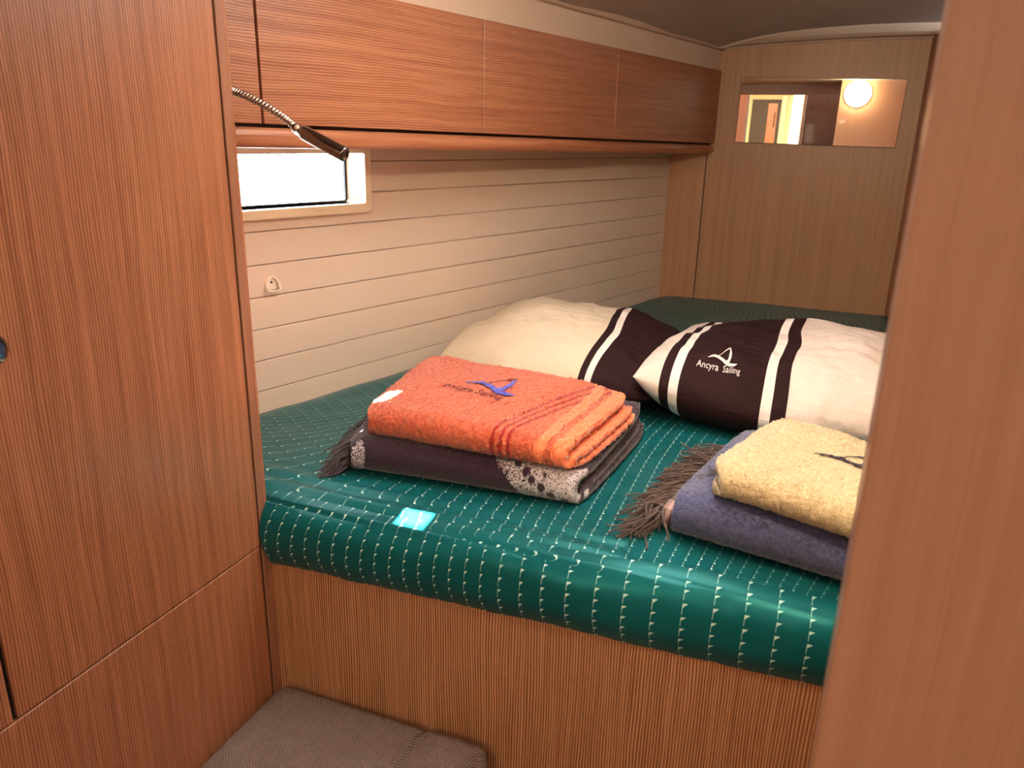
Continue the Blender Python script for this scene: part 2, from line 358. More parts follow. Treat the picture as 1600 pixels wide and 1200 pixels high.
# cornice along the aft bulkhead, following the camber
V = []; F = []; N = 30
for i in range(N+1):
    x = -.548+(.325+.548)*i/N; t = i/N; zt = zc(x, YB)-.0; e = .006 if i == 0 else 0
    top = zt+.01; bot = 1.851+.040*(1-(1-min(t*1.05, 1))**2)
    prof = [(YB+.01, top), (YB-.052, top), (YB-.052, zt-.004), (YB-.047, bot+.012), (YB-.038, bot+.002), (YB-.010, bot), (YB-.008, bot-.006), (YB+.01, bot-.006)]
    V += [(x, y, z) for y, z in prof]
n = 8
for i in range(N):
    for k in range(n): F.append((i*n+k, i*n+(k+1)%n, (i+1)*n+(k+1)%n, (i+1)*n+k))
F += [tuple(range(n)), tuple(N*n+k for k in range(n))[::-1]]
cn = mesh('trim_1', V, F, plain('cornice_cream', (.47, .37, .29), .45)); tag(cn, **S)
# overhead cabinet local frame: s runs from the aft end forward, d outboard
CA = math.radians(14.); Cu = Vector((-math.sin(CA), -math.cos(CA), 0)); Cn = Vector((-math.cos(CA), math.sin(CA), 0)); C0 = Vector((-.385, YB, 0))
CM = Matrix(((Cu.x, Cn.x, 0, C0.x), (Cu.y, Cn.y, 0, C0.y), (0, 0, 1, 0), (0, 0, 0, 1)))
def cp(s, z, d=0.): return C0+Cu*s+Cn*d+Vector((0, 0, z))
cb_ = lambda s: 1.537+.0105*s
y2s = lambda y: (YB-y)/math.cos(CA)
fil = box('trim_2', (.0, .010, 1.780), (2.14, .028, 1.90), plain('fascia_cream', (.56, .42, .32), .5), None, .001, M=CM); tag(fil, **S)
g = box('trim_3', (.0, -.004, 1.857), (2.14, .010, 1.880), M_groove, None, .002, M=CM); tag(g, **S)
# forward lobby: bulkhead with doorway, raised roof, and the lit saloon beyond, all seen in the mirror
DX0, DX1, YF = -.655, -.205, -1.0
wf = box('wall_front', (-2.2, YF-.03, 0), (DX0, YF, 2.16), M_edge, None, 0); tag(wf, **S)
box('panel', (DX1, YF-.03, 0), (.9, YF, 2.16), M_edge, wf, 0); box('lintel', (DX0, YF-.03, 2.035), (DX1, YF, 2.16), M_dark, wf, 0)
for x in (DX0, DX1-.012): box('door_lining', (x, YF-.04, 0), (x+.012, YF+.008, 2.035), M_alu if x == DX0 else M_frame, wf, .001)
c2 = box('ceiling', (-1.3, YF-.02, 2.12), (.95, .14, 2.15), M_ceil, None, 0); tag(c2, **S)
c3 = box('trim_4', (-1.3, .10, 1.86), (.95, .13, 2.13), M_cream, None, 0); tag(c3, **S)
M_sal = plain('saloon_lining', (.80, .62, .34), .5, nz=.1, nscale=4)
for nm, lo, hi in (('wall_left', (-1.45, -3.6, 0), (-1.41, YF-.03, 2.3)), ('wall_right', (.90, -3.6, 0), (.94, YF-.03, 2.3)), ('ceiling', (-1.45, -3.6, 2.26), (.94, YF-.02, 2.30)), ('wall_front', (-1.45, -3.64, 0), (.94, -3.6, 2.3))):
    tag(box(nm, lo, hi, M_sal, None, 0), **S)
dr = box('door_1', (-.84, -3.60, .1), (-.50, -3.585, 2.00), plain('opening_shade', (.05, .035, .025), .6), None, .002); tag(dr, **S)  # solid slab; the shade of an opening is put into its colour
box('door_leaf', (-.66, -3.582, .1), (-.555, -3.56, 1.96), M_ward, dr, .003); box('frame', (-.52, -3.59, .1), (-.46, -3.56, 2.04), M_frame, dr, .003)
box('handle', (-.585, -3.56, 1.70), (-.575, -3.54, 1.86), M_chrome, dr, .003)
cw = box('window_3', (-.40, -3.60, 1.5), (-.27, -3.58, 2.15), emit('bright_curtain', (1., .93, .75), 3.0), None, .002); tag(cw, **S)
for i, x in enumerate((-.70, -.56)):
    t = thing('ceiling_spotlight', (x, -3.1, 2.24), ('white cylinder spotlight on saloon ceiling, left one in mirror' if i == 0 else 'white cylinder spotlight on saloon ceiling, right one in mirror'), 'spotlight')
    mesh('stem', *_lathe(Vector((x, -3.1, 2.26)), Vector((0,0,-1)), [(0, .02), (.01, .02), (.01, .006), (.06, .006)], 12), M_white, t)
    mesh('lamp_shade', *_lathe(Vector((x, -3.1, 2.20)), Vector((0,0,-1)), [(0, .001), (0, .04), (.07, .055), (.07, .001)], 16), emit('lamp_warm', (1, .85, .6), 3.), t)
# dark hanging-locker door with hook rail beside the doorway
dk = thing('locker_door', (-.10, YF+.02, .1), 'dark brown locker door with chrome hooks, seen in the mirror', 'door')
M_dkw = wood('dark_wood', (.10, .04, .022), (.04, .015, .01), rough=.25, lines=.1, coat=.4)
box('door_panel', (-.195, YF+.001, .1), (.06, YF+.03, 2.10), M_dkw, dk, .006)
box('hook_rail', (-.125, YF+.03, 1.95), (-.03, YF+.036, 1.962), M_chrome, dk, .001)
for i in range(5):
    x = -.12+i*.021
    mesh('hook', *sweep([(x, YF+.036, 1.956), (x, YF+.055, 1.95), (x, YF+.064, 1.965), (x, YF+.06, 1.985)], .003, 6), M_chrome, dk, True)
# cabin lamp on the aft side of the entrance bulkhead
lp = thing('wall_lamp', (.19, .50, 1.86), 'glowing round warm lamp on the wooden panel, seen in the mirror', 'lamp')
mesh('lamp_base', *_lathe(Vector((.15, .4765, 1.85)), Vector((0,1,0)), [(0, .0), (0, .085), (.012, .082), (.012, .0)], 28), M_white, lp, False)
mesh('lamp_diffuser', *_lathe(Vector((.15, .489, 1.85)), Vector((0,1,0)), [(0, .078), (.030, .075), (.045, .055), (.052, .0)], 28), emit('lamp_glow', (1., .80, .48), 40.), lp, True)
# ------------------------------------------------------------------ entrance door leaf (foreground right)
jd = thing('cabin_door', (.30, .46, 0), 'pale glossy wooden cabin door close to the camera, filling the right side', 'door')
box('door_panel', (.0465, .45, .02), (.849, .476, 2.05), M_jamb, jd, .0015)
V, F = _lathe(Vector((.0535, .4485, 1.130)), Vector((0, 1, 0)), [(-.0008, .0205), (-.0022, .0195), (-.0022, .0165), (.0005, .0150), (.0014, .0)], 32)
mesh('flush_pull', V, F, plain('brushed_pull', (.42, .32, .25), .3, metal=.7), jd, True)
# ------------------------------------------------------------------ wardrobe (left)
XW = -.82
wd = thing('wardrobe', (-1.0, .2, 0), 'tall wooden wardrobe with flush doors, filling the left side', 'wardrobe')
box('carcass', (-1.16, -.62, 0), (XW-.019, .966, 1.86), M_dark, wd, 0)
box('end_panel', (-1.16, .9662, 0), (XW, .972, 1.86), M_ward, wd, .0005)
box('stile', (XW-.020, .9505, 0), (XW, .9665, 1.86), M_edge, wd, .0008)
box('gap_shade', (XW-.018, .9462, .05), (XW-.0035, .9502, 1.858), M_gasket_gap_shade, wd, 0)  # both dark strips are shade put into the door gaps
box('gap_shade', (XW-.018, .4918, .862), (XW-.005, .4982, 1.858), M_gasket_gap_shade, wd, 0)
box('door', (XW-.018, .4985, .8635), (XW, .9458, 1.858), M_ward, wd, .0008)
d2 = box('door', (XW-.018, -.02, .8635), (XW, .4915, 1.858), M_ward, wd, .0008)
box('door', (XW-.018, -.60, .8635), (XW, -.024, 1.858), M_ward, wd, .0008)
box('drawer_front', (XW-.018, -.02, .05), (XW, .9458, .8605), M_ward, wd, .0012)
box('drawer_front', (XW-.018, -.60, .05), (XW, -.024, .8605), M_ward, wd, .0012)
lt = mesh('latch', *_lathe(Vector((XW, .5475, 1.314)), Vector((1, 0, 0)), [(0, .0), (0, .018), (.006, .018), (.009, .0155), (.0095, .013), (.006, .011), (.006, .0)], 28), M_chrome, wd, True)
tag(lt, 'round chrome push latch'); mesh('latch_button', *_lathe(Vector((XW+.006, .5475, 1.314)), Vector((1, 0, 0)), [(0, .0105), (.006, .0105), (.008, .008), (.008, 0)], 24), plain('latch_blue', (.02, .05, .12), .25), lt, True)
# ------------------------------------------------------------------ berth front and seat
bf = thing('berth_base', (-.3, 1.1, 0), 'wooden berth base front under the teal mattress', 'bed base')
yp = lambda x: .972+.030*(x+.82)
poly_extrude('front_panel', [(XW, yp(XW), 0), (.54, yp(.54), 0), (.54, yp(.54), .822), (XW, yp(XW), .822)], (0, .016, 0), M_panel, bf, .0005)
poly_extrude('berth_top', [(XW+.002, .993, .79), (.53, 1.035, .79), (.286, YB-.012, .79), (hx(YB)+.012, YB-.012, .79), (hx(.99)+.02, .993, .79)], (0, 0, .012), M_edge, bf, 0)
seat = thing('bench_seat', (-.6, .6, 0), 'grey-brown woven seat cushion on a low bench between wardrobe and berth', 'seat')
box('bench_box', (XW+.001, -.3, 0), (-.40, .970, .452), M_ward, seat, .002)
def cushion():
    x0, x1, y0, y1, z0, z1 = XW+.002, -.388, -.25, .972, .454, .572; nx, ny = 190, 120; V = []; UVs = []
    xs = np.linspace(-1, 1, nx); ysn = np.linspace(-1, 1, ny)
    for side in (1, -1):
        for b in ysn:
            for a in xs:
                X = (x0+x1)/2+(x1-x0)/2*a; Y = (y0+y1)/2+(y1-y0)/2*b
                dx = (1-abs(a))*(x1-x0)/2; dy = (1-abs(b))*(y1-y0)/2; r = .030
                ex = max(0, 1-dx/r); ey = max(0, 1-dy/r); e = min(1, math.hypot(ex, ey))
                Z = (z0+z1)/2+side*((z1-z0)/2-r*(1-math.sqrt(max(0, 1-e*e))))
                # round the plan corners
                if ex > 0 and ey > 0 and math.hypot(ex, ey) > 1:
                    k = 1/math.hypot(ex, ey); X -= math.copysign(r*(ex-ex*k), a); Y -= math.copysign(r*(ey-ey*k), b)
                if side > 0:
                    xs_ = -.512; q = (X-xs_)/.0045; q2 = (X-xs_+.011)/.003; Z -= .0095*math.exp(-q*q)+.0030*math.exp(-q2*q2)
                    Z += .004*math.exp(-((X-xs_-.06)/.05)**2)
                V.append((X, Y, Z))
    F = []; n = nx*ny
    for s in (0, 1):
        for j in range(ny-1):
            for i in range(nx-1):
                q = (s*n+j*nx+i, s*n+j*nx+i+1, s*n+(j+1)*nx+i+1, s*n+(j+1)*nx+i); F.append(q if s == 0 else q[::-1])
    ring = [i for i in range(nx)]+[j*nx+nx-1 for j in range(1, ny)]+[(ny-1)*nx+i for i in range(nx-2, -1, -1)]+[j*nx for j in range(ny-2, 0, -1)]
    for k in range(len(ring)): a, b = ring[k], ring[(k+1) % len(ring)]; F.append((a, a+n, b+n, b))
    return mesh('cushion', V, F, M_seat, seat, True)
cushion()
# ------------------------------------------------------------------ mattress in its fitted sheet
CU = [0.0, -5.72, -11.4, -1.85, 5.55, 32.04, 16.32, 9.59, -8.7, -12.62, -39.79, 14.38, 2.16, 18.43, 1.85]
CV = [0.0, 32.65, -3.56, 6.83, -2.71, 9.66, 37.38, -16.03, 0.09, -18.27, 26.59, -7.74, -5.39, -21.28, 13.93]
TERMS = [(i, j) for i in range(5) for j in range(5-i)]
def poly(C, x, y): return sum(c*(x+.4)**i*(y-1.6)**j for c, (i, j) in zip(C, TERMS))
def bed_z(x, y):
    """height of the sheet (arrays)"""
    z = .950+.004*vn(x*7+3, y*7)+.0022*vn(x*23, y*19+5)
    e = np.asarray(x)-(Ha.x+(np.asarray(y)-Ha.y)*HS/HC); z = z-.010*np.exp(-(e/.03)**2)+.006*vn(x*2, y*9+1)*np.exp(-(e/.08)**2)
    return z
US = 1.45
def mattress():
    nx = 260; tx = np.linspace(0, 1, nx)
    yfr = .948; xl0 = XW-.012
    topy = np.concatenate([np.linspace(0, .25, 50), np.linspace(.26, 2.09, 150)])
    V = []; UVm = []; LW = []; TW = []; TH = []; FL_ = []
    prof = [(.028, .806, 0), (.012, .814, 0), (.003, .824, 1), (-.003, .838, 1), (-.008, .855, 1), (-.011, .872, 1), (-.012, .889, 1), (-.011, .905, 1), (-.007, .918, 1), (-.001, .929, 1), (.008, .938, 1), (.021, .945, 1), (.038, .948, 1)]
    rows = []
    for k, (dy, z, f) in enumerate(prof): rows.append(('f', dy, z, k))
    for t in topy[1:]: rows.append(('t', t, 0, 0))
    fx = np.interp
    Ufront = lambda x: fx(x, [-1.3, -.83, -.40, -.295, .60], [-17.5, 0, 16, 19, 40.0])
    for kind, t, z, k in rows:
        if kind == 'f':
            wl = min(1, max(0, (.962+t-.9745)/.003)); xl = (XW+.002)*(1-wl)+(hx(.985)+.008)*wl; x = xl+(.535-xl)*tx; y = .962+.034*np.maximum(x+.82, 0)+t
            y = y-.004*(z > .84)+.004*vn(x*14+t*9, np.full_like(x, z*20+2))+.0018*vn(x*60, np.full_like(x, z*9))*(z < .93)
            hem = .0065*vn(x*9, x*0+4)+.004*vn(x*23, x*0+8) if z < .86 else 0*x
            zz = z+hem*(1-(z-.806)/.055)+0*x
            drop = np.clip((x+.35)*-.035, 0, .02); zz = zz-drop*np.clip((z-.85)/.08, 0, 1)*.35
            zz = zz-.003*np.sin((x*18+z*40))*(.9 < z)
            V += list(zip(x, y, zz)); arc = (z-.806)/.0190+max(0, k-9)*.45
            UVm += list(zip(Ufront(x)+.012*np.sin(z*60)+np.clip(-x-.35, 0, .5)*((z-.812)**2)*-110, arc+0*x)); LW += [.013]*nx; TW += [.17]*nx; TH += [3.1]*nx; FL_ += [1.]*nx
        else:
            y0 = .962+.038; Y = y0+t
            xl = hx(Y)+.006; x = xl+(xr(Y)-.006-xl)*tx
            y = Y+.034*np.maximum(x+.82, 0)*max(0, 1-t/.5); y = np.minimum(y, YB-.006)
            zz = bed_z(x, y)-.003*math.exp(-t/.03)
            zz = zz+(.0035*np.sin((y+.25*x*0-1.02)*2*np.pi/.045+vn(x*5, x*0)*4)*np.exp(-((y-1.03)/.045)**2)*(x < -.2))
            V += list(zip(x, y, zz))
            U = poly(CU, x, y)*US; Vv = poly(CV, x, y); UVm += list(zip(U, Vv)); LW += [.020+.018*(t > 1.2)]*nx; TW += [.17]*nx; TH += [5.5]*nx; FL_ += [0.]*nx
    nf = len(prof)                                                   # sewn seam: the top piece starts on its own row
    V = V[:nf*nx]+V[(nf-1)*nx:nf*nx]+V[nf*nx:]; xe = np.array([v[0] for v in V[nf*nx:(nf+1)*nx]]); ye = np.array([v[1] for v in V[nf*nx:(nf+1)*nx]])
    UVm = UVm[:nf*nx]+list(zip(poly(CU, xe, ye)*US, poly(CV, xe, ye)))+UVm[nf*nx:]
    for L in (LW, TW, TH, FL_): L[nf*nx:nf*nx] = L[nf*nx:nf*nx+nx]
    nr = len(rows)+1; F = []
    for j in range(nr-1):
        if j == nf-1: continue
        for i in range(nx-1): F.append((j*nx+i, j*nx+i+1, (j+1)*nx+i+1, (j+1)*nx+i))
    return mesh('mattress', V, F, M_sheet, None, True, UVm, {'linew': LW, 'triw': TW, 'trih': TH, 'flip': FL_})
mt = mattress(); tag(mt, 'mattress in teal fitted sheet printed with rows of tiny flags', 'mattress')
# ------------------------------------------------------------------ overhead cabinet
SE = y2s(.985)
oc = thing('overhead_cabinet', (-.6, 2.0, 1.49), 'long wooden wall cabinet with flush doors above the berth', 'cabinet')
box('carcass', (.004, .0185, 1.53), (SE, .07, 1.785), M_dark, oc, 0, M=CM)
poly_extrude('bottom_board', [cp(.004, 1.508, .012), cp(SE, 1.531, .012), hp(-.30, 1.533, -.002), hp(1.855, 1.508, -.002)], (0, 0, .010), M_cream, oc, 0)
seams = [.003, y2s(2.905), y2s(2.305), y2s(1.692), y2s(1.108), SE]
for i in range(5):
    a, b = seams[i]+.0014, seams[i+1]-.0014
    if i >= 3: a += .001; b -= .001
    poly_extrude('door', [cp(a, cb_(a)+.0), cp(b, cb_(b)), cp(b, 1.789), cp(a, 1.789)], Cn*.018, M_cab, oc, .0009)
for i in range(1, 3):
    s = seams[i]; box('edge_band', (s-.0016, .0012, cb_(s)), (s+.0002, .018, 1.788), plain('pale_edge', (.85, .50, .28), .4), oc, 0, M=CM)
# rail with a rounded lower edge
V = []; F = []; Ns = 40; pr = []
for k in range(13):
    t = math.pi*k/12; pr.append((.004-.014*math.sin(t)**.7 if 0 < k < 12 else .004, .0165*math.cos(t)))
for i in range(Ns+1):
    s = .004+(SE-.004)*i/Ns; e = 1.0 if i else .55; zc_ = cb_(s)-.0225
    for d, z in pr: V.append(cp(s, zc_+z*e, d*e+.006))
    V.append(cp(s, zc_-.0165*e, .03)); V.append(cp(s, zc_+.0165*e, .03))
n = 15
for i in range(Ns):
    for k in range(n): F.append((i*n+k, i*n+(k+1) % n, (i+1)*n+(k+1) % n, (i+1)*n+k))
F += [tuple(range(n)), tuple(Ns*n+k for k in range(n))[::-1]]
mesh('rail', V, F, M_rail, oc, False)
# ------------------------------------------------------------------ mirror
mi = thing('wall_mirror', (-.04, YB, 1.54), 'small frameless rectangular mirror on the wooden aft bulkhead', 'mirror')
poly_extrude('backing', [(-.314, YB-.004, 1.5425), (.2275, YB-.004, 1.5365), (.2315, YB-.004, 1.7605), (-.3125, YB-.004, 1.7665)], (0, .0035, 0), M_dark, mi, 0)
poly_extrude('mirror_glass', [(-.3125, YB-.0078, 1.5435), (.2265, YB-.0078, 1.5375), (.2305, YB-.0078, 1.7595), (-.3115, YB-.0078, 1.7655)], (0, .0035, 0), M_mirror, mi, .0008)
# ------------------------------------------------------------------ coat hook on the hull
hk = thing('coat_hook', hp(.06, 1.21), 'small cream triangular hook on the cream hull lining', 'hook')
V, F = [], []
outer = [(0, .030), (.010, .027), (.0165, .016), (.0185, 0), (-.0185, 0), (-.0165, .016), (-.010, .027)]
poly_extrude('back_plate', [hp(.062+a, 1.214+b, -.0005) for a, b in outer], -Hn*.003, M_white, hk, .0008)
loop = [hp(.062+a*1.0, 1.215+b, -.0045-(.010 if b < .005 else .006*(1-b/.03))) for a, b in [(-.016, .001), (-.0155, .014), (-.009, .024), (0, .028), (.009, .024), (.0155, .014), (.016, .001), (.010, -.002), (0, -.003), (-.010, -.002), (-.016, .001)]]
mesh('hook_loop', *sweep(loop, .0026, 8), M_white, hk, True)
mesh('screw', *_lathe(hp(.062, 1.231, -.0035), -Hn, [(0, .0028), (.001, .0026), (.0012, 0)], 10), M_gasket_gap_shade, hk)
# ------------------------------------------------------------------ gooseneck lamp
gn = thing('reading_lamp', (-.872, .972, 1.606), 'chrome gooseneck reading lamp with cylinder head below the overhead cabinet', 'lamp')
ctrl = [(-.872, .988, 1.606), (-.856, .996, 1.6045), (-.841, 1.0, 1.603), (-.801, 1.0, 1.5895), (-.757, 1.0, 1.5685), (-.727, 1.0, 1.549)]
def catmull(P, m):
    P = [Vector(p) for p in P]; P = [P[0]*2-P[1]]+P+[P[-1]*2-P[-2]]; out = []
    for i in range(1, len(P)-2):
        for k in range(m):
            t = k/m; a, b, c, d = P[i-1:i+3]
            out.append(.5*((2*b)+(c-a)*t+(2*a-5*b+4*c-d)*t*t+(3*b-a-3*c+d)*t**3))
    out.append(P[-2]); return out
pth = catmull(ctrl, 48)
mesh('gooseneck', *sweep(pth, [.0049*(1+.22*math.sin(i*2*math.pi/6.)) for i in range(len(pth))], 12), M_steel, gn, True)
mesh('lamp_base', *_lathe(Vector((-.872, .9722, 1.606)), Vector((0, 1, 0)), [(0, .0), (0, .018), (.006, .017), (.009, .009), (.017, .006), (.017, 0)], 24), M_chrome, gn, True)
h0 = Vector((-.735, 1.0, 1.553)); h1 = Vector((-.648, .998, 1.5165)); ax = (h1-h0); Lh = ax.length
mesh('lamp_head', *_lathe(h0, ax.normalized(), [(0, .0), (0, .007), (.004, .0078), (.013, .0078), (.014, .009), (.018, .0105), (Lh-.003, .0107), (Lh-.0005, .0098), (Lh-.0005, .0085), (Lh-.004, .0080), (Lh-.004, 0)], 32), M_chrome, gn, True)
for sgn in (1,): mesh('switch', *_lathe(h0+ax.normalized()*.009+Vector((.002, -.0075, .004)), Vector((.1, -.8, .5)), [(0, .0035), (.0025, .0033), (.003, 0)], 12), M_white, gn, True)
# ------------------------------------------------------------------ pillows
class Pillow:
    def __init__(s, corners, z0, H, lift, seed, wr=1., k=(.3, .3)):
        s.k = k;
        s.c = [np.array(c, float) for c in corners]; s.z0 = z0; s.H = H; s.lift = lift; s.sd = seed; s.wr = wr
    def at(s, a, b, side=1):
        """a,b in [-1,1] arrays"""
        a = np.asarray(a, float); b = np.asarray(b, float)
        kl, kr = s.k; k = np.where(a < 0, kl, kr)*a*a
        u = (a*np.sqrt(1-np.where(a < 0, kl, kr)*b*b*.9)+1)/2; v = (b*np.sqrt(1-k)+1)/2
        FL, FR, BR, BL = s.c
        X = (FL[0]*(1-u)+FR[0]*u)*(1-v)+(BL[0]*(1-u)+BR[0]*u)*v; Y = (FL[1]*(1-u)+FR[1]*u)*(1-v)+(BL[1]*(1-u)+BR[1]*u)*v
        f = np.clip((1-np.abs(a)**2.6)*(1-np.abs(b)**2.4), 0, 1)**.52
        wr = s.wr*(.020*vn(a*1.7+s.sd, b*2.1+a*1.2)+.012*vn(a*4+b*2+s.sd, b*3-a*1.5)+.005*vn(a*10+b*5, b*6+s.sd))*np.clip(f*1.6, 0, 1)
        edge = .012*vn(a*3+s.sd*2, b*3)*(1-f)
        zs = s.z0+.30*s.H+s.lift(a, b)
        if side > 0: Z = zs+.70*s.H*f+wr+edge
        else: Z = np.maximum(zs-(.30*s.H+s.lift(a, b))*np.clip(f*1.6, 0, 1)+edge*.5, s.z0+.001)
        return X, Y, Z
    def build(s, name, mat, parent, band):
        n = 150; q = np.sin(np.linspace(-1, 1, n)*np.pi/2); A, B = np.meshgrid(q, q); V = []; bd = []
        for side in (1, -1):
            X, Y, Z = s.at(A, B, side); V += list(zip(X.ravel(), Y.ravel(), Z.ravel())); bd += list(band(A, B, side).ravel())
        F = []; N = n*n
        for sd in (0, 1):
            for j in range(n-1):
                for i in range(n-1):
                    k = (sd*N+j*n+i, sd*N+j*n+i+1, sd*N+(j+1)*n+i+1, sd*N+(j+1)*n+i); F.append(k if sd == 0 else k[::-1])
        ring = [i for i in range(n)]+[j*n+n-1 for j in range(1, n)]+[(n-1)*n+i for i in range(n-2, -1, -1)]+[j*n for j in range(n-2, 0, -1)]
        for k in range(len(ring)): a, b = ring[k], ring[(k+1) % len(ring)]; F.append((a, a+N, b+N, b))
        return mesh(name, V, F, mat, parent, True, None, {'band': bd})
PL = Pillow([(-.885, 1.62), (-.25, 1.55), (-.22, 2.08), (-.80, 2.20)], .955, .175, lambda a, b: 0*a, 3.3, 1.1, (.30, .25))
pl = thing('pillow', (-.55, 1.85, .955), 'cream pillow with dark brown band, beside the hull behind the orange towel', 'pillow')
PL.build('pillowcase', M_pilL, pl, lambda A, B, sd: (A+1)/2*.62+.012*vn(B*2+1, A*2)+.075*((B+1)*.5)**1.5)
PR = Pillow([(-.325, 1.545), (.36, 1.545), (.33, 2.13), (-.275, 2.08)], .958, .185, lambda a, b: .045*np.clip(-a, 0, 1)**2*(1-.2*b), 8.1, 1.35, (.05, .30))
pr_ = thing('pillow', (0, 1.8, .955), 'white pillow with dark brown centre band and white sail emblem', 'pillow')
PR.build('pillowcase', M_pilR, pr_, lambda A, B, sd: (A+1)/2*.66+.035*(B+1)/2*(1.0)*(1-A)*0+.010*vn(B*3+6, A*2+1)+(B+1)*.5*(-.018)*(A+1)*.5-.0+.004*(1-B))
# seam flap at the open end of the right pillow
# ------------------------------------------------------------------ folded textiles
def fold_cloth(name, corners, z0, depth, strips, mat, parent, hmod=None, nu=150, rough_amp=.0006, pfun=None, sfun=None, rnd=.05, mats=None, smooth=True):
    """strips: list of dict(path=[(v,z)...] centre line from bottom-back over the front fold to top-back, t=thickness, uL=f(s), uR=f(s))"""
    FL, FR, BR, BL = [np.array(c, float) for c in corners]; V = []; F = []; UVs = []; ED = []; PRT = []; SPT = []; MI = []
    for si, st in enumerate(strips):
        P = np.array(st['path'], float); 
        d = np.r_[0, np.cumsum(np.hypot(*(P[1:]-P[:-1]).T))]; ns = max(12, int(d[-1]/.0035)); q = np.linspace(0, d[-1], ns)
        C = np.c_[np.interp(q, d, P[:, 0]), np.interp(q, d, P[:, 1])]
        for _ in range(2): C[1:-1] = (C[:-2]+C[1:-1]*2+C[2:])/4
        T = np.gradient(C, axis=0); T /= np.linalg.norm(T, axis=1)[:, None]; Nn = np.c_[T[:, 1], -T[:, 0]]      # outward for this winding
        t = st['t']; k = np.linspace(0, math.pi, 5)[1:-1]
        loopP = [C[i]+Nn[i]*t/2 for i in range(ns)]; loopS = list(np.linspace(0, 1, ns))
        loopP += [C[-1]+Nn[-1]*t/2*math.cos(a)+T[-1]*t/2*math.sin(a) for a in k]; loopS += [1.]*3
        loopP += [C[i]-Nn[i]*t/2 for i in range(ns-1, -1, -1)]; loopS += list(np.linspace(1, 0, ns))
        loopP += [C[0]-Nn[0]*t/2*math.cos(a)-T[0]*t/2*math.sin(a) for a in k]; loopS += [0.]*3
        loopP = np.array(loopP); loopS = np.array(loopS); m = len(loopP)
        ft = st.get('wtop', None)
        # W : 0 where the top starts at the front fold, + going back on top, - going down the front
        ifr = int(np.argmax(C[:, 1] > C[:, 1].max()-.15*(C[:, 1].max()-C[:, 1].min()))); Wq = q-q[ifr]
        Wl = np.interp(loopS, np.linspace(0, 1, ns), Wq)
        uL = st['uL'](loopS); uR = st['uR'](loopS); vv = loopP[:, 0]/depth
        sh = rnd*np.abs(2*np.clip(vv, 0, 1)-1)**5
        base = len(V); tt = np.linspace(0, 1, nu); tt = tt+.0*tt
        Lw = np.linalg.norm(FR-FL)
        for j in range(nu):
            u = (uL+sh)*(1-tt[j])+(uR-sh)*tt[j]
            X = (FL[0]*(1-u)+FR[0]*u)*(1-vv)+(BL[0]*(1-u)+BR[0]*u)*vv; Y = (FL[1]*(1-u)+FR[1]*u)*(1-vv)+(BL[1]*(1-u)+BR[1]*u)*vv
            Z = z0+loopP[:, 1]
            if hmod is not None:
                dx, dy, dz = hmod(u, vv, loopP[:, 1]); X = X+dx; Y = Y+dy; Z = Z+dz
            e = rough_amp; X = X+e*RNG.randn(m); Y = Y+e*RNG.randn(m); Z = Z+e*RNG.randn(m)
            V += list(zip(X, Y, Z)); UVs += list(zip(u, Wl)); ED += list((uR-sh-u)*Lw)
            PRT += list(pfun(u, Wl, si) if pfun else np.zeros(m)); SPT += list(sfun(u, Wl, si) if sfun else np.zeros(m))
        for j in range(nu-1):
            for i in range(m): a = base+j*m+i; b = base+j*m+(i+1) % m; F.append((a, a+m, b+m, b)); MI.append(si)
        for b0, fl in ((base, False), (base+(nu-1)*m, True)):
            for i in range(ns-1):
                q4 = (b0+i, b0+i+1, b0+(2*ns+2-i-1)-0, b0+(2*ns+2-i)); F.append(q4[::-1] if fl else q4); MI.append(si)
            F.append(tuple(b0+x for x in ([ns-1, ns, ns+1, ns+2, ns+3] if not fl else [ns+3, ns+2, ns+1, ns, ns-1]))); MI.append(si)
            F.append(tuple(b0+x for x in ([2*ns+3, 2*ns+4, 2*ns+5, 0, 2*ns+2] if not fl else [2*ns+2, 0, 2*ns+5, 2*ns+4, 2*ns+3]))); MI.append(si)
    return mesh(name, V, F, mat, parent, smooth, UVs, {'edge': ED, 'print': PRT, 'spots': SPT})
def upath(depth, t, h, front=0., back0=None, back1=None):
    """U with centre lines at z=t/2 and z=h-t/2, fold at v=front"""
    zb, zt = t/2, h-t/2; r = (zt-zb)/2; P = [((back0 or depth), zb)]
    P.append((front+r*1.0+t/2, zb))
    for k in range(1, 12):
        a = math.pi*k/12; P.append((front+t/2+r-r*math.sin(a), (zb+zt)/2-r*math.cos(a)))
    P += [(front+r+t/2, zt), ((back1 or depth), zt)]; return P
one = lambda c: (lambda s: np.full_like(s, c))
# --- plum throw
def inpoly(px, py, pts):
    c = np.zeros_like(px, bool); n = len(pts)
    for i in range(n):
        x1, y1 = pts[i]; x2, y2 = pts[(i+1) % n]
        with np.errstate(divide='ignore', invalid='ignore'):
            k = ((y1 > py) != (y2 > py)) & (px < (x2-x1)*(py-y1)/(y2-y1+1e-12)+x1)
        c ^= k
    return c
POLY1 = [(.565, .050), (.66, -.001), (.735, -.030), (.80, -.060), (.87, -.078), (1.02, -.082), (1.02, -.030), (.985, -.012), (1.02, .035), (.98, .030), (.93, .012), (.88, .010), (.80, .045), (.66, .06)]
def p_throw(u, w, si):
    uu = u+.012*vn(u*60, w*300); ww = w+.004*vn(u*90+9, w*200)
    a = inpoly(uu, ww, POLY1).astype(float)
    b = (((u-.062)/.030)**2+((w+.020)/.024)**2 < 1)*.55
    return np.where(a > 0, np.clip(.25+(u-.55)*1.9, .25, 1.), b)*(1 if si == 0 else 0)
